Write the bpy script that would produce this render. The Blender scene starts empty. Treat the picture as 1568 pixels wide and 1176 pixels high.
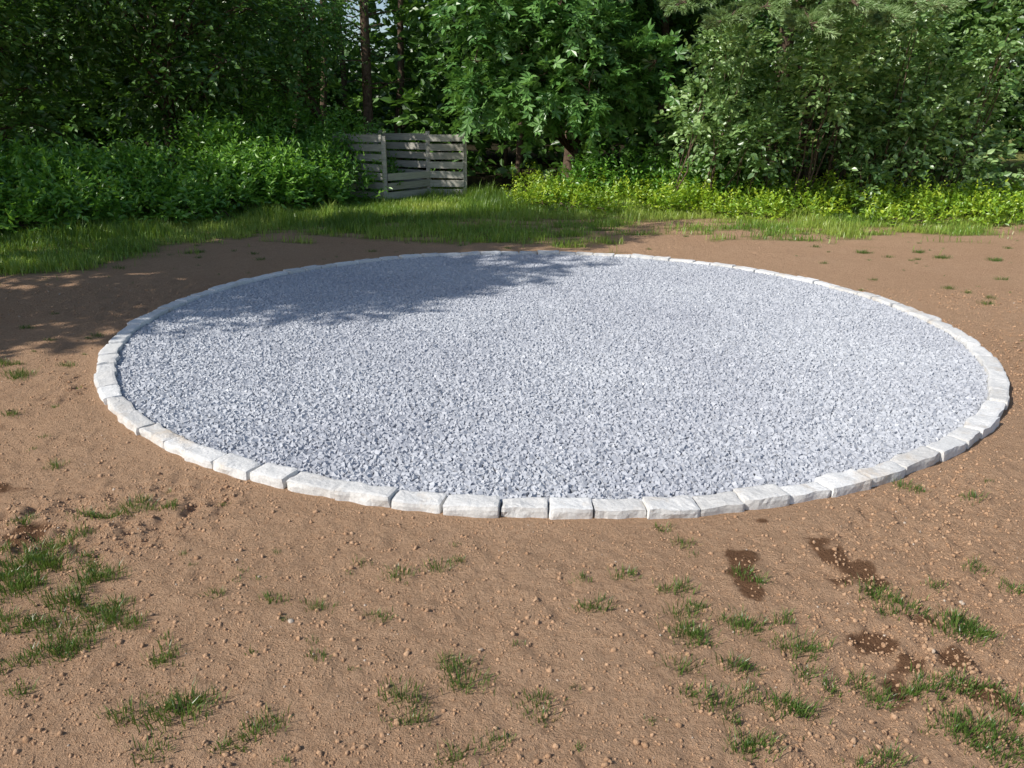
import bpy, math, numpy as np
from mathutils import Matrix, Vector
rs = np.random.RandomState(7)
CX, CY, RO = 0.25, 6.10, 3.25
UP = np.array([0,0,1.0])

# ---------------- helpers ----------------
def nrm(a):
    return a/np.maximum(np.linalg.norm(a,axis=-1,keepdims=True),1e-9)
_T = np.random.RandomState(3).rand(64,64,64).astype(np.float32)
def vn3(x,y,z):
    x,y,z=np.broadcast_arrays(np.asarray(x,float),np.asarray(y,float),np.asarray(z,float))
    xi=np.floor(x).astype(int);yi=np.floor(y).astype(int);zi=np.floor(z).astype(int)
    fx=x-xi;fy=y-yi;fz=z-zi
    fx=fx*fx*(3-2*fx);fy=fy*fy*(3-2*fy);fz=fz*fz*(3-2*fz)
    r=0
    for a in (0,1):
        for b in (0,1):
            for c in (0,1):
                w=(fx if a else 1-fx)*(fy if b else 1-fy)*(fz if c else 1-fz)
                r=r+w*_T[(xi+a)%64,(yi+b)%64,(zi+c)%64]
    return r
def fbm(x,y,s,seed=0,oct=3):
    r=0;a=.5;t=0
    for i in range(oct):
        r=r+a*vn3(np.asarray(x)/s+seed*7.3,np.asarray(y)/s+seed*3.1,seed+i*5.5);t+=a;a*=.5;s*=.5
    return r/t
def sstep(a,b,x):
    t=np.clip((x-a)/(b-a),0,1);return t*t*(3-2*t)

class MB:
    def __init__(s): s.v=[];s.f=[];s.r=[];s.n=0
    def add(s,v,f,mat=0,rnd=0.5,smooth=False):
        v=np.asarray(v,float).reshape(-1,3);f=np.asarray(f,int)
        s.v.append(v);s.f.append((f+s.n,mat,smooth))
        s.r.append(np.broadcast_to(np.asarray(rnd,float),(len(v),)).copy());s.n+=len(v)
    def build(s,name,mats,parent=None,extra=None):
        me=bpy.data.meshes.new(name)
        V=np.concatenate(s.v)
        me.vertices.add(len(V));me.vertices.foreach_set('co',V.ravel().astype(np.float32))
        li=np.concatenate([f.ravel() for f,m,k in s.f])
        tot=np.concatenate([np.full(len(f),f.shape[1]) for f,m,k in s.f])
        mi=np.concatenate([np.full(len(f),m) for f,m,k in s.f])
        sm=np.concatenate([np.full(len(f),k) for f,m,k in s.f])
        me.loops.add(len(li));me.loops.foreach_set('vertex_index',li.astype(np.int32))
        me.polygons.add(len(tot))
        st=np.concatenate([[0],np.cumsum(tot)[:-1]])
        me.polygons.foreach_set('loop_start',st.astype(np.int32))
        me.polygons.foreach_set('material_index',mi.astype(np.int32))
        me.polygons.foreach_set('use_smooth',sm.astype(bool))
        a=me.attributes.new('rnd','FLOAT','POINT');a.data.foreach_set('value',np.concatenate(s.r).astype(np.float32))
        if extra:
            for k,val in extra.items():
                a=me.attributes.new(k,'FLOAT','POINT');a.data.foreach_set('value',val.astype(np.float32))
        for m in mats: me.materials.append(m)
        me.update(calc_edges=True)
        ob=bpy.data.objects.new(name,me);bpy.context.scene.collection.objects.link(ob)
        if parent: ob.parent=parent
        return ob

# ---------------- materials ----------------
class NT:
    def __init__(s,name):
        s.m=bpy.data.materials.new(name);s.m.use_nodes=True;s.t=s.m.node_tree;s.t.nodes.clear()
        s.out=s.n('ShaderNodeOutputMaterial')
    def n(s,ty,**k):
        x=s.t.nodes.new(ty)
        for a,b in k.items(): setattr(x,a,b)
        return x
    def l(s,a,b): s.t.links.new(a,b)
    def attr(s,name): return s.n('ShaderNodeAttribute',attribute_name=name).outputs['Fac']
    def pos(s): return s.n('ShaderNodeNewGeometry').outputs['Position']
    def noise(s,scale,detail=4,rough=.6,vec=None):
        x=s.n('ShaderNodeTexNoise');x.inputs['Scale'].default_value=scale;x.inputs['Detail'].default_value=detail
        x.inputs['Roughness'].default_value=rough
        s.l(vec if vec is not None else s.pos(),x.inputs['Vector']);return x.outputs['Fac']
    def ramp(s,fac,stops):
        x=s.n('ShaderNodeValToRGB');e=x.color_ramp.elements
        while len(e)<len(stops): e.new(.5)
        for i,(p,c) in enumerate(stops): e[i].position=p;e[i].color=(*c,1)
        s.l(fac,x.inputs[0]);return x.outputs[0]
    def mix(s,f,a,b,bt='MIX'):
        x=s.n('ShaderNodeMix',data_type='RGBA',blend_type=bt)
        for sock,val in ((x.inputs[0],f),(x.inputs[6],a),(x.inputs[7],b)):
            if isinstance(val,(int,float)): sock.default_value=val
            elif isinstance(val,tuple): sock.default_value=(*val,1)
            else: s.l(val,sock)
        return x.outputs[2]
    def math(s,op,a,b=0.):
        x=s.n('ShaderNodeMath',operation=op)
        for i,val in enumerate((a,b)):
            if isinstance(val,(int,float)): x.inputs[i].default_value=val
            else: s.l(val,x.inputs[i])
        return x.outputs[0]
    def bump(s,h,strength,dist):
        x=s.n('ShaderNodeBump');x.inputs['Strength'].default_value=strength;x.inputs['Distance'].default_value=dist
        s.l(h,x.inputs['Height']);return x.outputs[0]
    def prin(s,col,rough=.8,spec=.3,normal=None):
        p=s.n('ShaderNodeBsdfPrincipled')
        s.l(col,p.inputs['Base Color'])
        p.inputs['Roughness'].default_value=rough;p.inputs['Specular IOR Level'].default_value=spec
        if normal is not None: s.l(normal,p.inputs['Normal'])
        return p
    def diff(s,col,normal=None):
        p=s.n('ShaderNodeBsdfDiffuse');s.l(col,p.inputs[0])
        if normal is not None: s.l(normal,p.inputs['Normal'])
        return p
    def done(s,sh): s.l(sh,s.out.inputs[0]);return s.m

def leaf_mat(name,dark,mid,light,trans=.3,gl=.05,rough=.4):
    t=NT(name)
    c=t.ramp(t.attr('rnd'),[(0,dark),(.5,mid),(1,light)])
    p=t.diff(c)
    tr=t.n('ShaderNodeBsdfTranslucent')
    c2=t.mix(.5,c,(light[0]*1.3,light[1]*1.3,light[2]*.6))
    t.l(c2,tr.inputs[0])
    m=t.n('ShaderNodeMixShader');m.inputs[0].default_value=trans
    t.l(p.outputs[0],m.inputs[1]);t.l(tr.outputs[0],m.inputs[2])
    g=t.n('ShaderNodeBsdfGlossy');g.inputs['Roughness'].default_value=rough;g.inputs[0].default_value=(1,1,1,1)
    m2=t.n('ShaderNodeMixShader');m2.inputs[0].default_value=gl
    t.l(m.outputs[0],m2.inputs[1]);t.l(g.outputs[0],m2.inputs[2])
    return t.done(m2.outputs[0])
M_under=leaf_mat('leaf_undergrowth',(.05,.14,.02),(.14,.33,.04),(.26,.48,.065))
M_forest=leaf_mat('leaf_forest',(.035,.09,.016),(.08,.18,.03),(.14,.28,.05))
M_maple=leaf_mat('leaf_maple',(.045,.13,.03),(.125,.28,.065),(.22,.41,.11))
M_shrub=leaf_mat('leaf_shrub',(.06,.14,.04),(.19,.33,.10),(.35,.50,.19),.3,.07)
M_weed=leaf_mat('leaf_weed',(.11,.23,.02),(.27,.45,.035),(.50,.60,.045))
M_pine=leaf_mat('pine_needles',(.10,.19,.06),(.24,.37,.14),(.42,.55,.27),.25)
M_grass=leaf_mat('grass_blades',(.07,.15,.018),(.18,.32,.04),(.36,.45,.08),.3,.04)
M_tuft=leaf_mat('grass_tuft_blades',(.04,.085,.016),(.09,.17,.028),(.21,.27,.07),.3,.04)

t=NT('bark')
h=t.noise(14,6,.7);c=t.ramp(h,[(.3,(.05,.036,.026)),(.7,(.21,.15,.11))])
M_bark=t.done(t.diff(c,t.bump(h,.8,.03)).outputs[0])

t=NT('ground_soil')
P=t.pos()
n1=t.noise(.7,4,.6,P);n2=t.noise(9,5,.65,P);n3=t.noise(55,5,.75,P);n4=t.noise(230,3,.7,P)
c=t.ramp(n1,[(.3,(.52,.315,.19)),(.7,(.60,.385,.245))])
c=t.mix(.3,c,t.ramp(n2,[(.3,(.43,.255,.15)),(.7,(.66,.44,.285))]))
c=t.mix(.4,c,t.ramp(n3,[(.32,(.31,.18,.105)),(.58,(.66,.45,.30))]))
dmp=t.attr('damp')
c=t.mix(dmp,c,(.15,.075,.04))
g=t.attr('grassy')
gm=t.math('MULTIPLY',g,t.ramp(n2,[(.35,(.4,.4,.4)),(.6,(1,1,1))]))
c=t.mix(gm,c,t.ramp(n2,[(.3,(.07,.115,.02)),(.7,(.17,.25,.045))]))
c=t.mix(t.attr('litter'),c,t.ramp(n2,[(.3,(.025,.025,.014)),(.7,(.06,.05,.03))]))
hh=t.math('ADD',t.math('MULTIPLY',n3,.7),t.math('MULTIPLY',n4,.3))
M_ground=t.done(t.diff(c,t.bump(hh,1.,.05)).outputs[0])

t=NT('soil_clods')
c=t.ramp(t.attr('rnd'),[(0,(.42,.25,.145)),(.75,(.56,.36,.225)),(.95,(.58,.39,.25)),(1,(.62,.52,.42))])
M_clod=t.done(t.diff(c,t.bump(t.noise(200,4,.7),.9,.008)).outputs[0])

t=NT('crushed_gravel')
P=t.pos()
c=t.ramp(t.attr('rnd'),[(0,(.345,.36,.395)),(.5,(.425,.44,.475)),(.85,(.49,.505,.54)),(1,(.62,.63,.655))])
big=t.ramp(t.noise(.6,3,.5,P),[(.35,(.92,.92,.94)),(.65,(1.1,1.1,1.09))])
c=t.mix(1.,c,big,'MULTIPLY')
c=t.mix(.25,c,t.ramp(t.noise(160,3,.7,P),[(.3,(.31,.325,.36)),(.7,(.58,.595,.63))]))
M_gravel=t.done(t.diff(c).outputs[0])

t=NT('granite_block')
P=t.pos()
c=t.ramp(t.attr('rnd'),[(0,(.52,.50,.47)),(.3,(.61,.60,.58)),(1,(.74,.735,.72))])
c=t.mix(.4,c,t.ramp(t.noise(70,6,.75,P),[(.3,(.36,.355,.35)),(.6,(.78,.775,.765))]))
st=t.ramp(t.noise(4,5,.65,P),[(.55,(0,0,0)),(.70,(1,1,1))])
c=t.mix(t.math('MULTIPLY',st,.6),c,(.52,.41,.29))
M_granite=t.done(t.prin(c,.85,.25,t.bump(t.noise(90,5,.7,P),.6,.006)).outputs[0])

t=NT('weathered_wood')
mp=t.n('ShaderNodeMapping');mp.inputs['Scale'].default_value=(2,2,40);t.l(t.pos(),mp.inputs[0])
nz=t.noise(2,6,.7,mp.outputs[0])
c=t.mix(.6,t.ramp(t.attr('rnd'),[(0,(.26,.24,.20)),(1,(.54,.52,.46))]),t.ramp(nz,[(.3,(.22,.20,.17)),(.65,(.60,.58,.52))]))
M_wood=t.done(t.prin(c,.85,.2,t.bump(nz,.4,.01)).outputs[0])

# ---------------- ground ----------------
def gbound(x):
    return np.interp(x,[-9,-6,-4.5,-3,-1,1,3,6,9],[7.2,7.6,8.3,9.7,10.9,11.4,11.7,11.4,10.9])
def grassmask(x,y):
    n=fbm(x*.8,y*1.3,1.6,2,4)-.5
    n2=fbm(x,y*2.2,.5,5,3)-.5
    return sstep(-.5,1.6,(y-gbound(x))+n*5.5+n2*5.0)
def gz(x,y):
    d=np.hypot(x-CX,y-CY)-RO
    w=sstep(0.05,1.2,d)
    z=w*(fbm(x,y,1.7,1,3)-.5)*.07
    z=z+sstep(13,30,y)*0.25*(1-sstep(6,12,x))
    z=np.where(d<-.06,-.03,z)
    return z
def gzf(x,y):
    near=1-sstep(5,9,y)
    d=np.hypot(x-CX,y-CY)-RO
    w=sstep(0.0,.15,d)
    rough=.8+1.5*sstep(.42,.62,fbm(x,y,.9,9,3))
    n=(fbm(x,y,.045,11,2)-.5)*.026*rough+(fbm(x,y,.25,12,2)-.5)*.026
    return gz(x,y)+n*w*(.4+.6*near)
def geo(a,b,d0,k):
    o=[a];d=d0;s=1 if b>a else -1
    while abs(o[-1]-a)<abs(b-a): d*=k;o.append(o[-1]+s*d)
    return o[1:]
xs=np.array(sorted(geo(-3.3,-200,.012,1.09))+list(np.arange(-3.3,3.3,.012))+geo(3.3,200,.012,1.09))
ys=np.array(sorted(geo(1.2,-60,.05,1.2))+list(np.arange(1.2,4.2,.011))+list(np.arange(4.2,14,.05))+geo(14,250,.05,1.08))
X,Y=np.meshgrid(xs,ys)
Z=gzf(X,Y)
TW=[(-3.17,4.68,2),(-2.78,3.96,1),(-2.97,4.89,1),(-3.14,5.61,1),(-3.39,4.88,1.5),(-2.18,3.34,1),(-2.02,2.81,1),(-1.79,2.86,1.2),(-1.61,2.92,2),(-1.46,2.91,1),(-1.81,2.56,2.2),(-1.85,2.47,2),(-1.77,2.32,2),(-1.56,2.27,2),(-1.48,2.43,1.5),(-1.66,2.14,1.5),(-1.35,2.18,1.6),(-1.25,2.14,1),(-1.37,2.03,1.5),(-1.46,1.99,1),(-1.08,1.98,1.2),(-0.92,1.72,2.2),(-1.06,1.71,1.2),(-0.69,1.65,1.2),(-0.66,1.7,1),(-1.03,2.29,0.6),(-0.82,2.27,0.8),(-0.66,2.24,0.9),(-0.41,2.42,1),(-0.27,2.49,1),(-.2,2.52,.5),(-.42,2.17,.6),(-.59,1.96,.5),(-.14,1.87,1.6),(-.31,1.8,1.4),(-.27,1.7,1),(.08,1.79,1),(.09,1.73,.8),(-.19,1.97,.5),(.26,2.41,.5),(.42,2.45,1),(.3,2.25,1.1),(.69,2.68,.8),(.62,2.37,1.2),(.6,2.22,1.5),(.86,2.46,1),(.9,2.4,.7),(.59,2.1,1.6),(.78,2.17,1.5),(.92,2.05,1.8),(.53,1.94,1.1),(.7,1.96,1.2),(.6,1.8,1.5),(.8,1.77,1.8),(.66,1.64,1.5),(1.3,2.35,1.3),(1.36,2.26,1.5),(1.54,2.38,.6),(1.8,3.17,1.1),(2.04,3.06,.9),(1.75,2.51,1),(1.48,2.15,2),(1.53,2.12,1.5),(1.82,2.38,1),(1.06,1.91,1),(1.09,1.84,1.2),(.96,1.87,.8),(1.25,1.87,1.6),(1.36,1.89,1.2),(1.26,1.71,1.8),(1.34,1.67,2),(1.46,1.79,1.5),(1.0,1.59,1.3),(.91,1.93,.8),(-.94,1.58,1),(-.14,1.58,1),(-.04,1.63,.8),(-1.44,1.82,.8),(-1.49,1.95,1),(-.56,2.51,.4),(.62,2.79,.6),(5.2,9.3,2.2),(5.1,9.7,1.8),(4.4,9.7,2),(4.4,7.3,.9),(3.75,7.9,.8),(3.8,11.4,1.5),(-4.5,9.3,2),(-3.8,9.3,1.5),(5.7,9.1,2)]
DW=[(1.22,2.68,.057,.06),(1.26,2.59,.063,.065),(1.31,2.5,.073,.062),(1.35,2.43,.05,.04),(1.23,2.43,.05,.04),(.88,2.58,.05,.055),(.85,2.43,.062,.058),(.86,2.35,.037,.05),(1.18,2.09,.06,.047),(1.16,1.89,.067,.07),(1.4,2.0,.058,.05),(1.41,2.21,.05,.05),(1.41,1.86,.075,.04),(1.05,2.85,.03,.025),(-1.93,2.71,.07,.07),(-2.3,3.1,.08,.07),(1.25,1.98,.03,.03),(1.5,1.78,.05,.04)]
D=np.zeros_like(X)
nn=(fbm(X,Y,.09,21,4)-.5)*2.2
for a,b,rx,ry in DW:
    e=np.sqrt(((X-a)/rx)**2+((Y-b)/ry)**2)+nn
    D=np.maximum(D,1-sstep(.8,1.15,e))
G=grassmask(X,Y)
G=np.maximum(G,sstep(15,17,Y))
LIT=sstep(15.5,18,Y)*(1-sstep(8.6,9.6,X))
ny,nx=X.shape
idx=np.arange(nx*ny).reshape(ny,nx)
F4=np.stack([idx[:-1,:-1],idx[:-1,1:],idx[1:,1:],idx[1:,:-1]],-1).reshape(-1,4)
mb=MB();mb.add(np.stack([X,Y,Z],-1),F4,0,.5,True)
mb.build('ground',[M_ground],extra={'damp':D.ravel()*.85,'grassy':G.ravel(),'litter':LIT.ravel()})

# ---------------- rocks ----------------
CUBE=np.array([[-1,-1,-1],[1,-1,-1],[1,1,-1],[-1,1,-1],[-1,-1,1],[1,-1,1],[1,1,1],[-1,1,1]],float)*.5
CUBEF=np.array([[0,3,2,1],[4,5,6,7],[0,1,5,4],[1,2,6,5],[2,3,7,6],[3,0,4,7]])
ph=(1+5**.5)/2
ICO=nrm(np.array([[-1,ph,0],[1,ph,0],[-1,-ph,0],[1,-ph,0],[0,-1,ph],[0,1,ph],[0,-1,-ph],[0,1,-ph],[ph,0,-1],[ph,0,1],[-ph,0,-1],[-ph,0,1]]))*.5
ICOF=np.array([[0,11,5],[0,5,1],[0,1,7],[0,7,10],[0,10,11],[1,5,9],[5,11,4],[11,10,2],[10,7,6],[7,1,8],[3,9,4],[3,4,2],[3,2,6],[3,6,8],[3,8,9],[4,9,5],[2,4,11],[6,2,10],[8,6,7],[9,8,1]])
def randrot(n):
    q=rs.randn(n,4);q/=np.linalg.norm(q,axis=1,keepdims=True)
    w,x,y,z=q.T
    return np.stack([np.stack([1-2*(y*y+z*z),2*(x*y-z*w),2*(x*z+y*w)],-1),np.stack([2*(x*y+z*w),1-2*(x*x+z*z),2*(y*z-x*w)],-1),np.stack([2*(x*z-y*w),2*(y*z+x*w),1-2*(x*x+y*y)],-1)],1)
def rocks(mb,P,S,T,TF,jit,rnd,mat=0,smooth=False):
    n=len(P);k=len(T)
    V=T[None]+rs.uniform(-jit,jit,(n,k,3))
    V=V*S[:,None,:]
    V=np.einsum('nij,nkj->nki',randrot(n),V)+P[:,None]
    Fc=(TF[None]+np.arange(n)[:,None,None]*k).reshape(-1,TF.shape[1])
    mb.add(V,Fc,mat,np.repeat(rnd,k),smooth)
sp=.0162
gx,gy=np.meshgrid(np.arange(-RO,RO,sp),np.arange(-RO,RO,sp))
gx=(gx+rs.uniform(-.5,.5,gx.shape)*sp*1.3).ravel();gy=(gy+rs.uniform(-.5,.5,gy.shape)*sp*1.3).ravel()
k=np.hypot(gx,gy)<RO-.112;gx=gx[k]+CX;gy=gy[k]+CY
n=len(gx)
zz=.006+rs.rand(n)**1.5*.008+(fbm(gx,gy,.5,31,2)-.5)*.018
s=rs.uniform(.0155,.025,n)[:,None]*rs.uniform(.65,1.1,(n,3))
mb=MB()
a=np.linspace(0,2*np.pi,129)[:-1]
mb.add(np.concatenate([[[CX,CY,.0]],np.stack([CX+(RO-.06)*np.cos(a),CY+(RO-.06)*np.sin(a),0*a],-1)]),np.stack([0*np.arange(128),1+np.arange(128),1+(np.arange(128)+1)%128],-1),0,.1)
rocks(mb,np.stack([gx,gy,zz],-1),s,CUBE,CUBEF,.2,np.clip(rs.normal(.5,.2,n),0,1))
mb.build('gravel_bed',[M_gravel])
# clods
mb=MB()
n=130000
y=1.3+(7.5-1.3)*rs.rand(n)**1.5;x=rs.uniform(-5.5,5.5,n)*(.35+.65*y/7.5)
k=(np.hypot(x-CX,y-CY)>RO+.02)&(rs.rand(n)<.3+.8*sstep(.44,.64,fbm(x,y,.9,9,3)));x=x[k];y=y[k]
n=len(x);s=.003+.0055*rs.rand(n)+.012*rs.rand(n)**9
S=s[:,None]*rs.uniform(.7,1.4,(n,3))
rocks(mb,np.stack([x,y,gzf(x,y)+s*.05],-1),S,ICO,ICOF,.14,np.clip(rs.normal(.5,.2,n)+(rs.rand(n)<.002)*.6,0,1),0,True)
mb.build('soil_clods',[M_clod])

# ---------------- curb ----------------
def boxgrid(nx,ny,nz):
    V=[];Fq=[];o=0
    for ax,(u,v),(nu,nv) in ((0,(1,2),(ny,nz)),(1,(2,0),(nz,nx)),(2,(0,1),(nx,ny))):
        for sgn in (-1,1):
            U,W=np.meshgrid(np.linspace(-1,1,nu+1),np.linspace(-1,1,nv+1))
            p=np.zeros(U.shape+(3,));p[...,ax]=sgn;p[...,u]=U;p[...,v]=W
            i=np.arange(U.size).reshape(U.shape)
            q=np.stack([i[:-1,:-1],i[:-1,1:],i[1:,1:],i[1:,:-1]],-1).reshape(-1,4)
            if sgn<0:q=q[:,::-1]
            V.append(p.reshape(-1,3));Fq.append(q+o);o+=U.size
    return np.concatenate(V),np.concatenate(Fq)
BV,BF=boxgrid(12,7,7)
mb=MB();N=82;RM=RO-.055
w=rs.uniform(.78,1.25,N);w=w/w.sum()*2*np.pi;a0=np.cumsum(w)-w
for i in range(N):
    L=(w[i]*RM-rs.uniform(.001,.009))/2;W=rs.uniform(.047,.060);H=.07
    hx=np.array([L,W,H]);p=BV*hx
    r=.010;inn=np.clip(p,-hx+r,hx-r);d=p-inn
    p=inn+nrm(d)*r*(np.linalg.norm(d,axis=1,keepdims=True)>1e-6)
    q=p+i*3.7
    for ax in range(3):
        p[:,ax]+=(vn3(q[:,0]/.07+ax*9,q[:,1]/.06,q[:,2]/.06)-.5)*(.012,.020,.010)[ax]+(vn3(q[:,0]/.017+ax*9,q[:,1]/.017,q[:,2]/.017)-.5)*.004
    tl=rs.uniform(-.04,.04,2);yaw=rs.uniform(-.03,.03)
    p[:,2]+=p[:,0]*tl[0]+p[:,1]*tl[1]
    R=RM+rs.uniform(-.008,.008)+p[:,1]+p[:,0]*yaw
    a=a0[i]+w[i]/2+p[:,0]/RM
    mb.add(np.stack([CX+R*np.cos(a),CY+R*np.sin(a),p[:,2]-.024+rs.uniform(-.007,.006)],-1),BF,0,rs.rand())
mb.build('stone_curb',[M_granite])

# ---------------- foliage tools ----------------
SH_OVAL=(np.array([[0,0,0],[.3,.5,.07],[.7,.36,.05],[1,0,-.06],[.7,-.36,.05],[.3,-.5,.07]]),np.array([[0,1,2,3],[0,3,4,5]]))
SH_KITE=(np.array([[0,0,0],[.42,.5,.08],[1,0,-.05],[.42,-.5,.08]]),np.array([[0,1,2],[0,2,3]]))
def lobes():
    V=[];Fq=[];o=0
    for ang,l,wd,hh in ((0,1,.21,.02),(55,.82,.19,.05),(-55,.82,.19,.05),(108,.5,.14,.0),(-108,.5,.14,.0)):
        a=math.radians(ang);c,s=math.cos(a),math.sin(a)
        for u,v,h in ((0,0,0),(.55*l,wd,hh),(l,0,-.06),(.55*l,-wd,hh)):
            V.append((u*c-v*s,(u*s+v*c),h))
        Fq.append([o,o+1,o+2,o+3]);o+=4
    return np.array(V),np.array(Fq)
SH_MAPLE=lobes()
def leaves(mb,P,Dr,Nm,ln,wd,shape,rnd,mat=0):
    T,TF=shape
    Dr=nrm(Dr);W=nrm(np.cross(Nm,Dr));Nn=np.cross(Dr,W)
    n=len(P);ln=np.broadcast_to(ln,(n,));wd=np.broadcast_to(wd,(n,))
    V=P[:,None]+Dr[:,None]*(T[None,:,0:1]*ln[:,None,None])+W[:,None]*(T[None,:,1:2]*wd[:,None,None])+Nn[:,None]*(T[None,:,2:3]*ln[:,None,None])
    Fc=(TF[None]+np.arange(n)[:,None,None]*len(T)).reshape(-1,TF.shape[1])
    mb.add(V,Fc,mat,np.repeat(rnd,len(T)))
def sprays(mb,O,D,L,nl,ln,wr,shape,rb,upb=.8,droop=.25,mat=0,zmin=.03):
    S=len(O);D=nrm(D)
    tt=(np.arange(nl)+.7)/nl
    t_=tt[None,:,None];Lb=L[:,None,None]
    P=O[:,None]+D[:,None]*Lb*t_-UP*droop*Lb*t_**2
    side=nrm(np.cross(D,UP)+rs.randn(S,3)*.15)
    sg=np.where(np.arange(nl)%2==0,1,-1)[None,:,None]
    Dr=D[:,None]*.7+side[:,None]*sg*.8-UP*.15+rs.randn(S,nl,3)*.3
    Nm=UP*upb+D[:,None]*.35+rs.randn(S,nl,3)*.45
    Pf=P.reshape(-1,3);Dr=Dr.reshape(-1,3);Nm=Nm.reshape(-1,3)
    l=ln*rs.uniform(.65,1.25,len(Pf))
    r=np.clip(np.repeat(rb,nl)+rs.randn(len(Pf))*.14,0,1)
    k=Pf[:,2]>zmin
    leaves(mb,Pf[k],Dr[k],Nm[k],l[k],(l*wr)[k],shape,r[k],mat)
def clump(mb,c,rad,ns,nl,ln,wr=.55,shape=SH_OVAL,rb=.5,upb=.8,droop=.25,L=.35,mat=0,up=.2,shell=.45):
    d=nrm(rs.randn(ns,3));rr=shell+(1-shell)*rs.rand(ns,1)**.6
    O=np.asarray(c)+d*np.asarray(rad)*rr
    D=d+rs.randn(ns,3)*.4+UP*up
    sprays(mb,O,D,L*rs.uniform(.6,1.3,ns),nl,ln,wr,shape,np.clip(rb+rs.randn(ns)*.12,0,1),upb,droop,mat)
def tube(mb,pts,rad,mat=1,sides=7):
    pts=np.asarray(pts,float);n=len(pts)
    tg=nrm(np.gradient(pts,axis=0));ref=np.array([.3,1,.1])
    u=nrm(np.cross(tg,ref));v=np.cross(tg,u)
    a=np.linspace(0,2*np.pi,sides+1)[:-1]
    V=pts[:,None]+(u[:,None]*np.cos(a)[None,:,None]+v[:,None]*np.sin(a)[None,:,None])*np.asarray(rad)[:,None,None]
    i=np.arange(n*sides).reshape(n,sides);j=np.roll(i,-1,1)
    mb.add(V,np.stack([i[:-1],j[:-1],j[1:],i[1:]],-1).reshape(-1,4),mat,.5,True)
def limb(mb,a,b,r0,r1,n=7,wob=.12,sag=0.,mat=1,sides=6):
    a=np.asarray(a,float);b=np.asarray(b,float);t=np.linspace(0,1,n)[:,None]
    p=a+(b-a)*t+rs.randn(n,3)*wob*np.sin(t*np.pi)*.35+UP*sag*np.sin(t*np.pi)
    tube(mb,p,np.linspace(r0,r1,n),mat,sides)
def tree(name,base,h,r,clumps,mleaf,ns,nl,ln,wr=.55,shape=SH_OVAL,L=.4,upb=.8,droop=.25,lean=(0,0),rb=.5,up=.1,rv=.22):
    mb=MB();bx,by=base;z0=float(gz(np.array(bx),np.array(by)))-.1
    top=(bx+lean[0],by+lean[1],h)
    n=10;tt=np.linspace(0,1,n)[:,None]
    pts=np.array([bx,by,z0])+(np.array(top)-np.array([bx,by,z0]))*tt+rs.randn(n,3)*np.array([.06,.06,0])*np.sin(tt*np.pi)
    tube(mb,pts,r*(1.25-1.1*tt[:,0])*np.where(tt[:,0]<.05,1.3,1),1,9)
    for c in clumps:
        cx,cy,cz,cr=c[:4]
        th=np.clip((cz-.35*math.hypot(cx-bx,cy-by)-z0)/(h-z0),.12,.95)
        st=pts[int(th*(n-1))]
        limb(mb,st,(cx,cy,cz),max(.018,r*.3),.01,7,.15,.1)
        for q in range(3):
            e=np.array([cx,cy,cz])+nrm(rs.randn(3))*cr*.8
            limb(mb,(cx,cy,cz),e,.012,.004,4,.05,0,1,4)
        k=cr/ .8
        clump(mb,(cx,cy,cz),(cr,cr,cr*.72),int(ns*k*k),nl,ln,wr,shape,rb+rs.uniform(-rv,rv),upb,droop,L,0,up)
    return mb.build(name,[mleaf,M_bark])
def crown(cx,cy,z0,z1,R,n,cr=(.6,1.0)):
    o=[]
    for i in range(n):
        d=nrm(rs.randn(3));d*=rs.uniform(.45,1)
        o.append((cx+d[0]*R,cy+d[1]*R,(z0+z1)/2+d[2]*(z1-z0)/2,rs.uniform(*cr)))
    return o

# left boundary trees (they throw the shade over the lawn and the bed)
tree('deciduous_tree',(-8.6,4.3),7.6,.13,crown(-8.4,4.3,3.0,7.6,1.3,30),M_forest,60,6,.16)
tree('deciduous_tree.001',(-8.9,6.9),10.2,.17,crown(-8.8,6.9,3.2,9.9,1.9,54),M_forest,60,6,.16)
tree('deciduous_tree.002',(-10.4,9.8),6.6,.16,crown(-10.4,9.8,1.2,6.2,1.8,24),M_forest,50,6,.14)
tree('deciduous_tree.003',(-9.6,13.4),6.5,.13,crown(-9.4,13.2,.8,6.2,2.2,44),M_forest,80,6,.12)
tree('deciduous_tree.004',(-6.6,15.6),6.0,.11,crown(-6.4,15.4,1.2,5.6,2.0,44,(.5,.9)),M_forest,90,6,.12)
tree('deciduous_tree.005',(-4.3,17.6),4.6,.08,crown(-4.6,17.2,1.6,4.2,1.2,20,(.5,.8)),M_maple,90,6,.11)
# pine trunk with dead branches
mb=MB()
tube(mb,[(-3.25,18.0,-.1),(-3.22,18,1.5),(-3.2,18,3),(-3.18,18.05,5),(-3.15,18.05,9)],[.14,.11,.10,.09,.05],1,10)
for i in range(56):
    z=rs.uniform(1.7,8.5);a=rs.uniform(0,6.28);l=rs.uniform(.4,1.3)
    e=np.array([-3.2+math.cos(a)*l,18+math.sin(a)*l,z+rs.uniform(-.15,.3)])
    limb(mb,(-3.2,18,z),e,.018,.004,5,.1,0,1,4)
    if z>4.8 or rs.rand()<.35: clump(mb,e,(.35,.35,.22),14,5,.07,.5,SH_KITE,.6,.6,.3,.25)
mb.build('pine_tree',[M_forest,M_bark])
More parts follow.
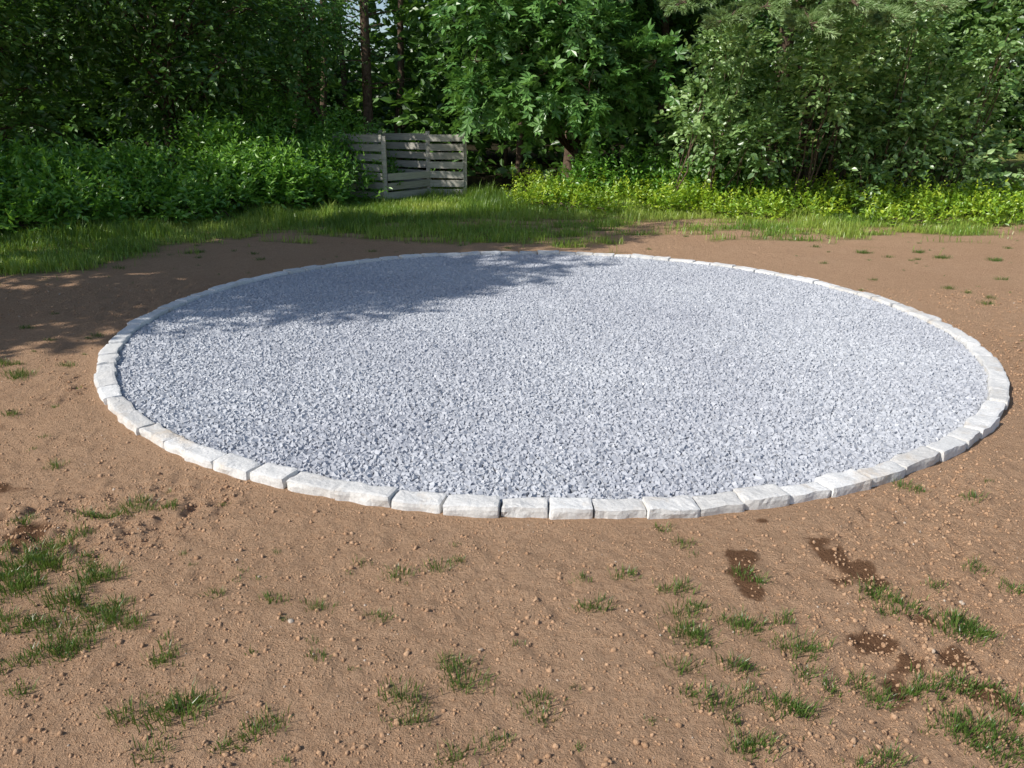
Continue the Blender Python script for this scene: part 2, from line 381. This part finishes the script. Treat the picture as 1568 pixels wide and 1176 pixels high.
# maple
cl=[]
for i in range(36):
    x=rs.uniform(-.9,2.9);cl.append((x,15.6+rs.uniform(-.8,.9),rs.uniform(1.6,4.3)+.12*abs(x-1),rs.uniform(.3,.62)))
cl+=crown(1.4,17.8,3,7.5,2.2,24)
tree('maple_tree',(1.3,18.3),7.5,.14,cl,M_maple,62,6,.2,.95,SH_MAPLE,.45,.9,.45,rv=.25)
def bush(name,cls,mleaf,ns,nl,ln,wr,L=.3,shape=SH_OVAL,upb=.8,rb=.5,up=.3,droop=.2,rv=.15,stems=0):
    mb=MB()
    for (cx,cy,cz,cr) in cls:
        limb(mb,(cx+rs.uniform(-.5,.5),cy+.4+rs.uniform(0,.4),-.02),(cx,cy,cz),.02,.006,6,.1,0,1,5)
        clump(mb,(cx,cy,cz),(cr,cr,cr*.8),int(ns*(cr/.5)**2),nl,ln,wr,shape,rb+rs.uniform(-rv,rv),upb,droop,L,0,up)
        if stems:
            m=stems;O=np.array([cx,cy,cz])+rs.randn(m,3)*cr*np.array([.8,.8,.15])
            sprays(mb,O,UP+rs.randn(m,3)*.28,cr*rs.uniform(.9,2.0,m),11,ln*.9,wr*.8,shape,np.clip(rb+.15+rs.randn(m)*.15,0,1),.5,.1)
    return mb.build(name,[mleaf,M_bark])
cl=[]
for i in range(112):
    x=rs.uniform(3.2,8.5);y=14.9+rs.uniform(-1.4,1.0)
    top=2.5+1.0*math.sin((x-3.0)/6.2*3.1)
    cl.append((x,y,rs.uniform(.5,top),rs.uniform(.2,.52)))
bush('honeysuckle_shrub',cl,M_shrub,65,6,.11,.62,rv=.35,L=.38)
tree('deciduous_tree.006',(6.2,17.2),7,.12,crown(6.4,17.0,2.4,6.5,2.6,40,(.5,.9)),M_maple,70,6,.13)
tree('deciduous_tree.007',(11.2,15.5),7,.13,crown(10.4,14.2,2.7,6.8,2.7,42,(.5,.9)),M_shrub,70,6,.12)
# undergrowth left
cl=[]
for i in range(165):
    u=rs.rand();x=-9+6.3*u;yb=np.interp(x,[-9,-6,-5,-3.4,-2.7],[9.0,10.1,11.2,13.7,15.4])+(fbm(x,0,1.3,51,2)-.5)*2.0
    dy=rs.rand()**1.3*2.6
    hm=.6+.9*float(fbm(x,dy,1.1,52,2))
    cl.append((x,yb+.4+dy,(rs.uniform(.1,.4)+.26*min(dy,2))*hm,rs.uniform(.18,.42)))
bush('bramble_undergrowth',cl,M_under,62,6,.10,.5,.28,rb=.5,up=.8,rv=.3,stems=9)
# centre/right undergrowth
cl=[]
for i in range(200):
    x=rs.uniform(.1,10.5);yb=np.interp(x,[0,3,6,10],[13.8,12.9,12.2,11.5])+(fbm(x,0,1.,53,2)-.5)*1.8
    dy=rs.rand()*2.3
    cl.append((x,yb+.2+dy,rs.uniform(.02,.10)+.09*dy,rs.uniform(.12,.32)))
bush('weed_patch',cl,M_weed,75,6,.07,.55,.18,rb=.45,up=.8,rv=.35,stems=6)
cl=[(x,14.9+rs.uniform(-.4,.6),rs.uniform(.25,.6),rs.uniform(.25,.42)) for x in np.linspace(1.1,4.6,22)]
bush('bramble_bush',cl,M_under,80,6,.09,.5,.3,rb=.4,up=.7,rv=.25,stems=6)
cl=[(x,15.6+rs.uniform(-.3,.8)+(x+5)*.3,rs.uniform(.6,1.7),rs.uniform(.3,.55)) for x in np.linspace(-5.8,-3.6,26)]+[(-3.0,16.2,1.15,.35),(-3.6,15.5,.9,.45),(-3.2,15.2,1.35,.3)]
bush('bramble_bush.001',cl,M_under,80,6,.09,.5,.3,rb=.4,up=.4,rv=.25)
# background woodland
mb=MB()
for i in range(560):
    y=rs.uniform(20,28);x=rs.uniform(-1,1)*y*.95;z=.8+8.0*rs.rand()**1.2
    if -.25<x/y<-.13 and (z-1.6)/y>.055: continue
    if x/y>.54 and z<4.0 and x/y<.72: continue
    cr=rs.uniform(.9,1.5);clump(mb,(x,y,z),(cr,cr,cr*.8),38,6,.28,.6,SH_OVAL,rs.uniform(.2,.8),.6,.3,.6)
for i in range(420):
    y=rs.uniform(38,46);x=rs.uniform(-1,1)*y*.95;z=.8+9.5*rs.rand()
    if -.26<x/y<-.12 and (z-1.6)/y>.05: continue
    cr=rs.uniform(1.6,2.5);clump(mb,(x,y,z),(cr,cr,cr*.8),40,6,.5,.6,SH_KITE,rs.uniform(.0,.4),.5,.3,.9)
for i in range(30):
    y=rs.uniform(19,26);x=rs.uniform(-.8,.5)*y
    limb(mb,(x,y,-.1),(x+rs.uniform(-.4,.4),y,8),rs.uniform(.06,.14),.04,7,.2)
mb.build('woodland_trees',[M_forest,M_bark])

# white pine
mb=MB()
tube(mb,[(5.4,16.6,-.1),(5.35,16.6,4),(5.3,16.6,8)],[.18,.14,.06],1,10)
def needles(O,D,n,ln):
    S=len(O);P=np.repeat(O,n,0)-np.repeat(nrm(D),n,0)*rs.rand(S*n,1)*.07
    d=nrm(np.repeat(nrm(D),n,0)+rs.randn(S*n,3)*.38+np.array([0,0,-.12]))
    leaves(mb,P,d,rs.randn(S*n,3),ln*rs.uniform(.7,1.1,S*n),.010,SH_KITE,np.clip(np.repeat(rs.normal(.6,.22,S),n)+rs.randn(S*n)*.15,0,1),0)
for (ex,ey,ez) in [(2.3,12.2,3.1),(2.9,12.0,2.85),(3.4,11.6,3.0),(4.1,11.7,2.8),(4.6,11.4,3.0),(5.3,11.8,2.9),(3.2,12.8,3.35),(4.4,12.6,3.35),(5.8,12.3,3.15),(1.8,13.0,3.4),(6.4,12.6,3.15)]:
    st=np.array([5.35,16.6,ez+.85]);e=np.array([ex,ey,ez])
    limb(mb,st,e,.04,.008,9,.12,.15)
    for q in range(44):
        t=rs.uniform(.5,1)**.8;p=st+(e-st)*t+UP*.15*math.sin(t*3.14)
        d=nrm(e-st);sd_=nrm(np.cross(d,UP))*rs.choice([-1,1])
        tip=p+(d*.6+sd_*.7)*rs.uniform(.12,.45)+UP*rs.uniform(-.10,.08)
        limb(mb,p,tip,.006,.003,3,.02,0,1,4)
        k=4;tv=np.linspace(.45,1,k)[:,None]
        needles(p+(tip-p)*tv,np.repeat((tip-p+UP*.04)[None],k,0),32,.12)
mb.build('white_pine_tree',[M_pine,M_bark])

# ---------------- compost bin ----------------
root=bpy.data.objects.new('wooden_compost_bin',None);bpy.context.scene.collection.objects.link(root)
BX=boxgrid(1,1,1)
def board(mb,a,b,z0,z1,th,off=0):
    a=np.array([*a,0.]);b=np.array([*b,0.]);d=nrm(b-a);nn_=np.array([d[1],-d[0],0])
    c=(a+b)/2+nn_*off;L=np.linalg.norm(b-a)/2
    p=BX[0]*np.array([L,th/2,(z1-z0)/2])
    V=c+p[:,0:1]*d+p[:,1:2]*nn_+UP*((z0+z1)/2+p[:,2:3])
    V=V+(rs.rand(1,3)-.5)*.012
    V[:,2]+=p[:,0]*rs.uniform(-.02,.02)
    mb.add(V,BX[1],0,rs.rand())
A=(-2.45,15.2);B=(-3.5,15.85);C=(-1.72,16.15);Dp=(-2.77,16.8);E=(-.98,16.0)
def panel(name,p,q,n,h=.13,gap=.045,z=.04,off=.06):
    mb=MB()
    for i in range(n): board(mb,p,q,z+i*(h+gap),z+i*(h+gap)+h,.025,off)
    mb.build(name,[M_wood],root)
panel('left_panel',B,A,7);panel('front_low_panel',A,C,3);panel('back_panel',Dp,C,7,off=-.06);panel('rear_left_panel',B,Dp,7,off=-.06);panel('right_panel',C,E,7)
for i,(p,hh) in enumerate(((A,1.2),(B,1.24),(C,1.28),(Dp,1.28),(E,1.28))):
    mb=MB();board(mb,(p[0]-.04,p[1]),(p[0]+.04,p[1]),-.05,hh,.08);mb.build('post_%d'%(i+1),[M_wood],root)

# ---------------- grass ----------------
def blades(mb,P,h,w,lean,rnd):
    n=len(P);a=rs.uniform(0,6.283,n);s=np.stack([np.cos(a),np.sin(a),0*a],-1)
    ld=np.stack([np.cos(a+1.57+rs.randn(n)*.4),np.sin(a+1.57+rs.randn(n)*.4),0*a],-1) if lean is None else lean
    ln=rs.uniform(.15,.9,n)[:,None] if lean is None else 1.
    h=h[:,None];w=w[:,None]
    m=P+UP*h*.55+ld*ln*h*.25;tp=P+UP*h*(1-.25*(ln if lean is None else .5))+ld*ln*h*.8
    V=np.stack([P-s*w*.5,P+s*w*.5,m+s*w*.42,m-s*w*.42,tp],1)
    b=np.arange(n)[:,None]*5
    o=mb.n
    mb.add(V,b+np.array([[0,1,2,3]]),0,np.repeat(rnd,5))
    mb.f.append((b+np.array([[3,2,4]])+o,0,False))
mb=MB()
n=300000;y=rs.uniform(6.6,17,n);x=rs.uniform(-1,1,n)*(y*.72+.5)
g=grassmask(x,y);dn=np.hypot(x-CX,y-CY)>RO+.25
k=(rs.rand(n)<g**1.3*.9)&dn;x=x[k];y=y[k]
P=np.stack([x,y,gz(x,y)],-1);n=len(x)
cl_=fbm(x,y,.3,41,2);tl_=sstep(.5,.7,fbm(x,y,.9,45,2))*sstep(0,2.5,y-gbound(x))
blades(mb,P,(.04+.10*rs.rand(n))*(.3+1.4*cl_)*(1+1.2*tl_),rs.uniform(.005,.010,n),None,np.clip(rs.normal(.55,.2,n)+ (fbm(x,y,1.2,44,2)-.5)*1.8,0,1))
mb.build('lawn_grass',[M_grass])
mb=MB()
def tuft(x,y,s):
    n=int(60*s+10);r=.008+.014*s
    px=x+rs.randn(n)*r*1.2;py=y+rs.randn(n)*r*.9
    P=np.stack([px,py,gzf(px,py)-.004],-1)
    o=P-np.array([x,y,0]);o[:,2]=0
    ld=nrm(o+rs.randn(n,3)*np.array([.02,.02,0]))*rs.uniform(.1,.9,n)[:,None];ld[:,2]=0
    blades(mb,P,(.018+.0135*s)*rs.uniform(.5,1.5,n),rs.uniform(.002,.0038,n),ld,np.clip(rs.normal(.42,.25,n),0,1))
for a,b,s in TW:
    tuft(a,b,s)
    if s>1.: tuft(a+rs.randn()*.05,b+rs.randn()*.04,s*.55)
    if s>1.4: tuft(a+rs.randn()*.05,b+rs.randn()*.04,s*.4)
for i in range(30):
    tuft(-1.82+rs.randn()*.16,2.48+rs.randn()*.15,rs.uniform(.3,1.4))
for i in range(20):
    tuft(-1.42+rs.randn()*.12,2.12+rs.randn()*.11,rs.uniform(.3,1.1))
for i in range(16):
    tuft(1.35+rs.randn()*.25,1.78+rs.randn()*.15,rs.uniform(.2,1.))
for i in range(340):
    x=rs.uniform(-1,1);y=rs.uniform(1.5,13);x*=y*.7
    if math.hypot(x-CX,y-CY)<RO+.08: continue
    if rs.rand()<.55+.4*(abs(x/y)>.35): tuft(x,y,rs.uniform(.03,.2) if y<5 else rs.uniform(.2,1.4)*(rs.rand()<.6)+.1)
mb.build('grass_tufts',[M_tuft])

# ---------------- camera & light ----------------
cam=bpy.data.cameras.new('camera');co=bpy.data.objects.new('camera',cam);bpy.context.scene.collection.objects.link(co)
cam.sensor_width=36;cam.lens=36*1178/1568;cam.clip_start=.05;cam.clip_end=1000
co.matrix_world=Matrix.Translation((0,0,1.6))@Matrix.Rotation(math.radians(90-19.3),4,'X')@Matrix.Rotation(math.radians(.4),4,'Z')
bpy.context.scene.camera=co
el=math.radians(40);az=math.radians(28)
sd=Vector((-math.cos(az)*math.cos(el),-math.sin(az)*math.cos(el),math.sin(el)))
su=bpy.data.lights.new('sun','SUN');su.energy=5;su.angle=math.radians(.5);su.color=(1,.955,.88)
so=bpy.data.objects.new('sun',su);bpy.context.scene.collection.objects.link(so);so.rotation_euler=sd.to_track_quat('Z','Y').to_euler();so.location=(-20,-5,20)
w=bpy.data.worlds.new('World');bpy.context.scene.world=w;w.use_nodes=True
nt=w.node_tree;bg=nt.nodes['Background'];sk=nt.nodes.new('ShaderNodeTexSky');sk.sky_type='NISHITA';sk.sun_disc=False
sk.sun_elevation=el;sk.sun_rotation=math.atan2(sd.x,sd.y)
nt.links.new(sk.outputs[0],bg.inputs[0]);bg.inputs[1].default_value=.13
vs=bpy.context.scene.view_settings;vs.view_transform='Standard';vs.look='None';vs.exposure=0
